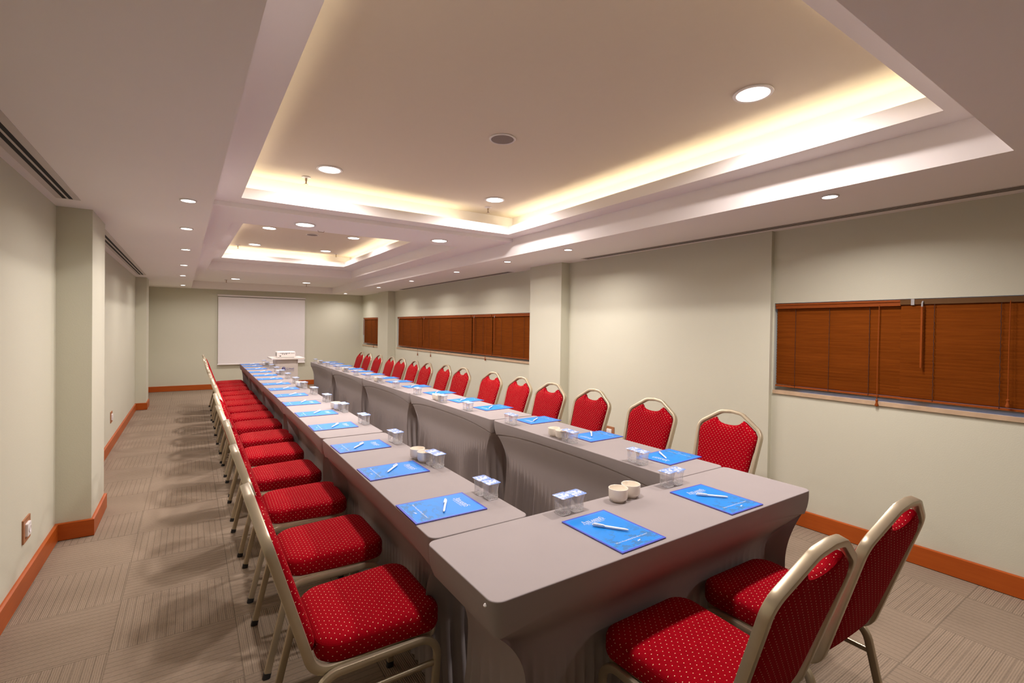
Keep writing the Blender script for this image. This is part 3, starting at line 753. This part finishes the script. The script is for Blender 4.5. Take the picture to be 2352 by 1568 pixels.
# ------------------------------------------------------------------ booklets
def title_mesh():
    """serif capitals ATLANTIS, first and last letters taller, with a rule below"""
    m = MB(); Hs, Hb = 1.0, 1.45; x = 0.0; thick, thin, ser = .17, .07, .06
    def bar(x0, y0, x1, y1, w): # slanted bar of horizontal width w
        m.quad((x0-w/2, y0, 0), (x0+w/2, y0, 0), (x1+w/2, y1, 0), (x1-w/2, y1, 0))
    def serif(cx, y, w): m.quad((cx-w/2, y, 0), (cx+w/2, y, 0), (cx+w/2, y+ser, 0), (cx-w/2, y+ser, 0))
    def A(x, h):
        w = .85*h; bar(x+.10*h, 0, x+w*.5, h, thin); bar(x+w-.10*h, 0, x+w*.5, h, thick); m.quad((x+.2*h, .33*h, 0), (x+w-.2*h, .33*h, 0), (x+w-.22*h, .33*h+ser, 0), (x+.22*h, .33*h+ser, 0))
        serif(x+.10*h, 0, .26*h); serif(x+w-.10*h, 0, .3*h); return w
    def T(x, h):
        w = .72*h; bar(x+w/2, 0, x+w/2, h, thick); serif(x+w/2, h-ser*1.3, w); serif(x+w/2, 0, .4*h); bar(x+.03, h-.28*h, x+.03, h, ser); bar(x+w-.03, h-.28*h, x+w-.03, h, ser); return w
    def Lx(x, h):
        w = .62*h; bar(x+.18*h, 0, x+.18*h, h, thick); serif(x+.18*h, h-ser, .36*h); serif(x+w*.5, 0, w); bar(x+w-.03, 0, x+w-.03, .3*h, ser); return w
    def N(x, h):
        w = .82*h; bar(x+.13*h, 0, x+.13*h, h, thin); bar(x+w-.10*h, 0, x+w-.10*h, h, thin); bar(x+w-.13*h, 0, x+.15*h, h, thick); serif(x+.13*h, 0, .3*h); serif(x+w-.1*h, h-ser, .3*h); return w
    def I(x, h):
        w = .38*h; bar(x+w/2, 0, x+w/2, h, thick); serif(x+w/2, 0, w); serif(x+w/2, h-ser, w); return w
    def S(x, h):
        w = .62*h; c = [(x+w*.88, .74*h), (x+w*.78, .93*h), (x+w*.5, h*.965), (x+w*.2, .88*h), (x+w*.14, .70*h), (x+w*.3, .57*h), (x+w*.68, .43*h), (x+w*.86, .27*h), (x+w*.76, .1*h), (x+w*.45, .035*h), (x+w*.18, .09*h), (x+w*.08, .28*h)]
        wd = [.05, .05, .06, .10, .15, .18, .18, .15, .10, .06, .05, .05]
        for i in range(len(c)-1):
            a, b = Vector((*c[i], 0)), Vector((*c[i+1], 0)); d = (b-a).normalized(); q = Vector((-d.y, d.x, 0))
            m.quad(a-q*wd[i]/2, b-q*wd[i+1]/2, b+q*wd[i+1]/2, a+q*wd[i]/2)
        return w
    for fn, h, dy in ((A, Hb, 0), (T, Hs, 0), (Lx, Hs, 0), (A, Hs, 0), (N, Hs, 0), (T, Hs, 0), (I, Hs, 0), (S, Hb, 0)):
        x += fn(x, h)+.05
    W = x; m.quad((-.1, -.25, 0), (W, -.25, 0), (W, -.17, 0), (-.1, -.17, 0))
    k = .112/W
    m.v = [((a-W/2)*k, b*k, 0) for a, b, c in m.v]
    return m
def booklet_proto():
    t = thing('booklet', 'x', 'booklet'); hw, hh = .114, .156
    p = MB(); p.box((-hw, -hh, 0), (hw, hh, .001)); p.obj('back_cover', 'logo_blue', t)
    p = MB(); p.box((-hw+.002, -hh+.002, .001), (hw-.002, hh-.002, .0035)); p.obj('page_block', 'paper', t)
    p = MB(); p.add([(-hw, -hh, .0035), (hw, -hh, .0035), (hw, hh, .0035), (-hw, hh, .0035), (-hw, -hh, .0048), (hw, -hh, .0048), (hw, hh, .0048), (-hw, hh, .0048)], [(0, 3, 2, 1), (4, 5, 6, 7), (0, 1, 5, 4), (1, 2, 6, 5), (2, 3, 7, 6), (3, 0, 4, 7)]); p.obj('front_cover', 'cover', t)
    o = title_mesh().obj('title_lettering', 'print_white', t, 0, (-.005, .088, .0052))
    text_mesh('De Luxe Hotel & Resort', .0085, 'subtitle_lettering', 'print_white', t, (-.005, .074, .0052), 'CENTER', 0, 1)
    text_mesh('"Warm Hospitality & Excellent Service"', .0105, 'slogan_lettering', 'print_white', t, (0, -.098, .0052), 'CENTER', .12, 1)
    e = MB()
    e.quad((-.016, -.006, 0), (-.010, -.006, 0), (.0, .006, 0), (-.003, .007, 0)); e.quad((-.006, -.006, 0), (.0, -.004, 0), (.008, .004, 0), (.004, .006, 0)); e.quad((.002, -.004, 0), (.007, -.003, 0), (.016, .006, 0), (.012, .007, 0))
    e.v = [(a*.62, b_*.62, c) for a, b_, c in e.v]; e.obj('emblem', 'print_white', t, 0, (.012, -.118, .0052))
    return t
BK = booklet_proto(); bku = [0]
def booklet(x, y, rot, label, group):
    if not bku[0]: bku[0] = 1; BK.location = (x, y, TZ); BK.rotation_euler[2] = rot; BK['label'] = label; BK['group'] = group
    else: dup(BK, label, (x, y, TZ), rot, group)
def pen_proto():
    t = thing('pen', 'x', 'pen')
    p = MB(); p.rings([[(x, r*math.cos(2*PI*i/12), r*math.sin(2*PI*i/12)) for i in range(12)] for x, r in ((-.066, .0012), (-.062, .0032), (-.050, .0045), (.02, .0047), (.022, .0042))]); p.obj('barrel', 'pen', t, .8)
    p = MB(); p.rings([[(x, r*math.cos(2*PI*i/12), r*math.sin(2*PI*i/12)) for i in range(12)] for x, r in ((.022, .0050), (.024, .0054), (.056, .0050), (.066, .0040), (.070, .0022))]); p.obj('cap', 'pen', t, .8)
    p = MB(); p.tube(fillet([(.066, 0, .003), (.062, .0035, .0075), (.03, .0055, .0072), (.022, .005, .0052)], .004, 3), rsec(.0022, .001, .3), False, (0, 1, 0)); p.obj('clip', 'pen', t, .8)
    return t
PN = pen_proto(); pnu = [0]
def pen(x, y, rot, label, group):
    z = TZ+.0052+.0054
    if not pnu[0]: pnu[0] = 1; PN.location = (x, y, z); PN.rotation_euler[2] = rot; PN['label'] = label; PN['group'] = group
    else: dup(PN, label, (x, y, z), rot, group)
# ------------------------------------------------------------------ water cups and coffee cups
def water_proto():
    t = thing('water_cup', 'x', 'water cup')
    b = MB(); prof = ((0, .0225, .008), (.0025, .0252, .010), (.012, .0268, .011), (.030, .0258, .010), (.050, .0262, .009), (.064, .0285, .008), (.0715, .0295, .008))
    b.rings([[(x, y, z) for x, y in rrect(h, h, r, 4)] for z, h, r in prof]); b.obj('cup_body', 'water', t, 1.0)
    l = MB(); l.rings([[(x, y, z+(.0012*math.sin(x*90)+.0012*math.cos(y*80) if z > .0727 else 0)) for x, y in rrect(h, h, r, 4)] for z, h, r in ((.0722, .0325, .007), (.0732, .0335, .007), (.0742, .0325, .007), (.0745, .016, .004))]); l.obj('foil_lid', 'lid', t, .9)
    return t
WC = water_proto(); wcu = [0]
def water(x, y, rot, label, group):
    if not wcu[0]: wcu[0] = 1; WC.location = (x, y, TZ+.0012); WC.rotation_euler[2] = rot; WC['label'] = label; WC['group'] = group
    else: dup(WC, label, (x, y, TZ+.0012), rot, group)
cm = MB(); cm.lathe([(.0005, .003), (.022, .003), (.024, 0), (.027, 0), (.029, .006), (.0385, .0125), (.0415, .020), (.0425, .055), (.0425, .0585), (.0412, .0595), (.0398, .0585), (.0392, .022), (.034, .013), (.001, .010)], 36)
CC = cm.obj('coffee_cup', 'cream', None, .8); ccu = [0]
def coffee(x, y, label, group):
    if not ccu[0]: ccu[0] = 1; o = CC
    else: o = CC.copy(); COL.objects.link(o)
    ccu[0] += 1; o.location = (x, y, TZ); o.rotation_euler[2] = random.uniform(0, 6); tag(o, label, 'coffee cup', group)

BLy = [1.81, 2.41, 3.0, 3.70, 4.31, 4.95, 5.57, 6.15, 6.72, 7.365, 7.92, 8.505, 9.12, 9.72, 10.2]
BRy = [1.835, 2.46, 3.135, 3.84, 4.37, 5.01, 5.68, 6.28, 6.80, 7.41, 7.95, 8.50, 9.20, 9.77, 10.25]
PL = [(.883, 1.80, 1.05), (.882, 2.42, .85), (.872, 2.99, .85), (.90, 3.69, .97), (.909, 4.34, .95), (.92, 5.0, 1.04)]
PR = [(2.332, 1.856, .965), (2.361, 2.497, .83), (2.342, 3.134, .67+PI), (2.34, 3.832, .79+PI)]
for i in range(15):
    y = BLy[i]; x = xlo(y)+.158+rnd.uniform(-.006, .006); a = -PI/2-.0082+rnd.uniform(-.02, .02)
    booklet(x, y, a, 'blue booklet on the left table row, %s to the camera' % ORD[i].replace('farthest', 'fifteenth nearest').replace(' nearest', ' nearest'), 'blue booklets on the left row')
    px, py, pa = PL[i] if i < 6 else (x+.03+rnd.uniform(-.01, .01), y+.02, .9+rnd.uniform(-.12, .2))
    pen(px, py, pa, 'white pen lying on the %s blue booklet of the left row' % ORD[i], 'white pens on the left row')
    wx = xlo(y)+.385; wy = y+(.02 if i == 0 else -.03 if i == 1 else 0); rz = rnd.uniform(-.05, .05)
    for j, dy in enumerate((-.034, .034)):
        water(wx-dy*.1, wy+dy, rz, 'foil lidded water cup, %s of the pair at the %s left row booklet' % ('nearer' if j == 0 else 'farther', ORD[i]), 'water cups on the left row')
    y = BRy[i]; x = xri(y)+.315+rnd.uniform(-.006, .006); a = PI/2+rnd.uniform(-.03, .03)+.03
    booklet(x, y, a, 'blue booklet on the right table row, %s to the camera' % ORD[i], 'blue booklets on the right row')
    px, py, pa = PR[i] if i < 4 else (x-.03+rnd.uniform(-.01, .01), y+.01, .8+PI+rnd.uniform(-.15, .15))
    pen(px, py, pa, 'white pen lying on the %s blue booklet of the right row' % ORD[i], 'white pens on the right row')
    wx = xri(y)+.052; wy = y+(.01 if i == 0 else -.03 if i == 1 else 0); rz = rnd.uniform(-.06, .06)
    for j, dy in enumerate((-.034, .034)):
        water(wx+dy*.05, wy+dy, rz, 'foil lidded water cup, %s of the pair at the %s right row booklet' % ('nearer' if j == 0 else 'farther', ORD[i]), 'water cups on the right row')
    if i % 3 == 1:
        k = i//3
        for j, dy in enumerate((.101, .188)):
            w = 'nearer' if j == 0 else 'farther'
            coffee(xlo(BLy[i])+.378-dy*.08, BLy[i]-.03*(i == 1)+dy, 'cream coffee cup, %s of the pair on the %s left row table' % (w, o5[k]), 'coffee cups on the left row')
            coffee(xri(0)+.06+dy*.05, BRy[i]-.03*(i == 1)+dy, 'cream coffee cup, %s of the pair on the %s right row table' % (w, o5[k]), 'coffee cups on the right row')
G = 'booklets on the crosswise table'
booklet(1.315, 1.272, .015, 'blue booklet on the crosswise table, left of the two', G); booklet(1.955, 1.268, -.02, 'blue booklet on the crosswise table, right of the two', G)
pen(1.312, 1.276, 2.2, 'white pen on the left booklet of the crosswise table', 'pens on the crosswise table'); pen(1.955, 1.281, 2.32, 'white pen on the right booklet of the crosswise table', 'pens on the crosswise table')
G = 'water cups on the crosswise table'
for x, l in ((1.262, 'leftmost foil lidded water cup on the crosswise table'), (1.331, 'foil lidded water cup on the crosswise table, second from the left'), (1.912, 'foil lidded water cup on the crosswise table, second from the right'), (1.981, 'rightmost foil lidded water cup on the crosswise table')):
    water(x, 1.495, .03, l, G)
coffee(1.562, 1.478, 'cream coffee cup on the crosswise table, left one of two', 'coffee cups on the crosswise table'); coffee(1.652, 1.488, 'cream coffee cup on the crosswise table, right one of two', 'coffee cups on the crosswise table')

# ------------------------------------------------------------------ world, camera, view
w = bpy.data.worlds.new('sky'); SC.world = w; w.use_nodes = True
bg = w.node_tree.nodes['Background']; bg.inputs[0].default_value = (.30, .55, 1.0, 1); bg.inputs[1].default_value = .7
yaw, pit, rol, F, CY = 5.90166190e-01, -1.12395006e-02, 1.43030502e-02, 1.10356243e+03, 7.66037730e+02
f = Vector((math.sin(yaw)*math.cos(pit), math.cos(yaw)*math.cos(pit), math.sin(pit))); r = Vector((math.cos(yaw), -math.sin(yaw), 0)); u = r.cross(f)
r2 = r*math.cos(rol)+u*math.sin(rol); u2 = -r*math.sin(rol)+u*math.cos(rol)
cd = bpy.data.cameras.new('camera'); cam = bpy.data.objects.new('camera', cd); COL.objects.link(cam)
cd.sensor_width = 36; cd.lens = F/2352*36; cd.shift_y = (CY-784)/2352; cd.clip_start = .02
mw = Matrix.Identity(4)
for i in range(3): mw[i][0] = r2[i]; mw[i][1] = u2[i]; mw[i][2] = -f[i]
mw.translation = (0, 0, 1.5); cam.matrix_world = mw
SC.camera = cam
vs = SC.view_settings; vs.view_transform = 'Standard'; vs.look = 'None'; vs.gamma = 1.0; vs.use_curve_mapping = False; vs.exposure = .62
SC.cycles.max_bounces = 7; SC.cycles.diffuse_bounces = 5; SC.cycles.adaptive_threshold = .06; SC.cycles.caustics_reflective = False; SC.cycles.glossy_bounces = 3; SC.cycles.transmission_bounces = 6; SC.cycles.transparent_max_bounces = 8
SC.cycles.sample_clamp_indirect = 4.0; SC.cycles.use_denoising = True
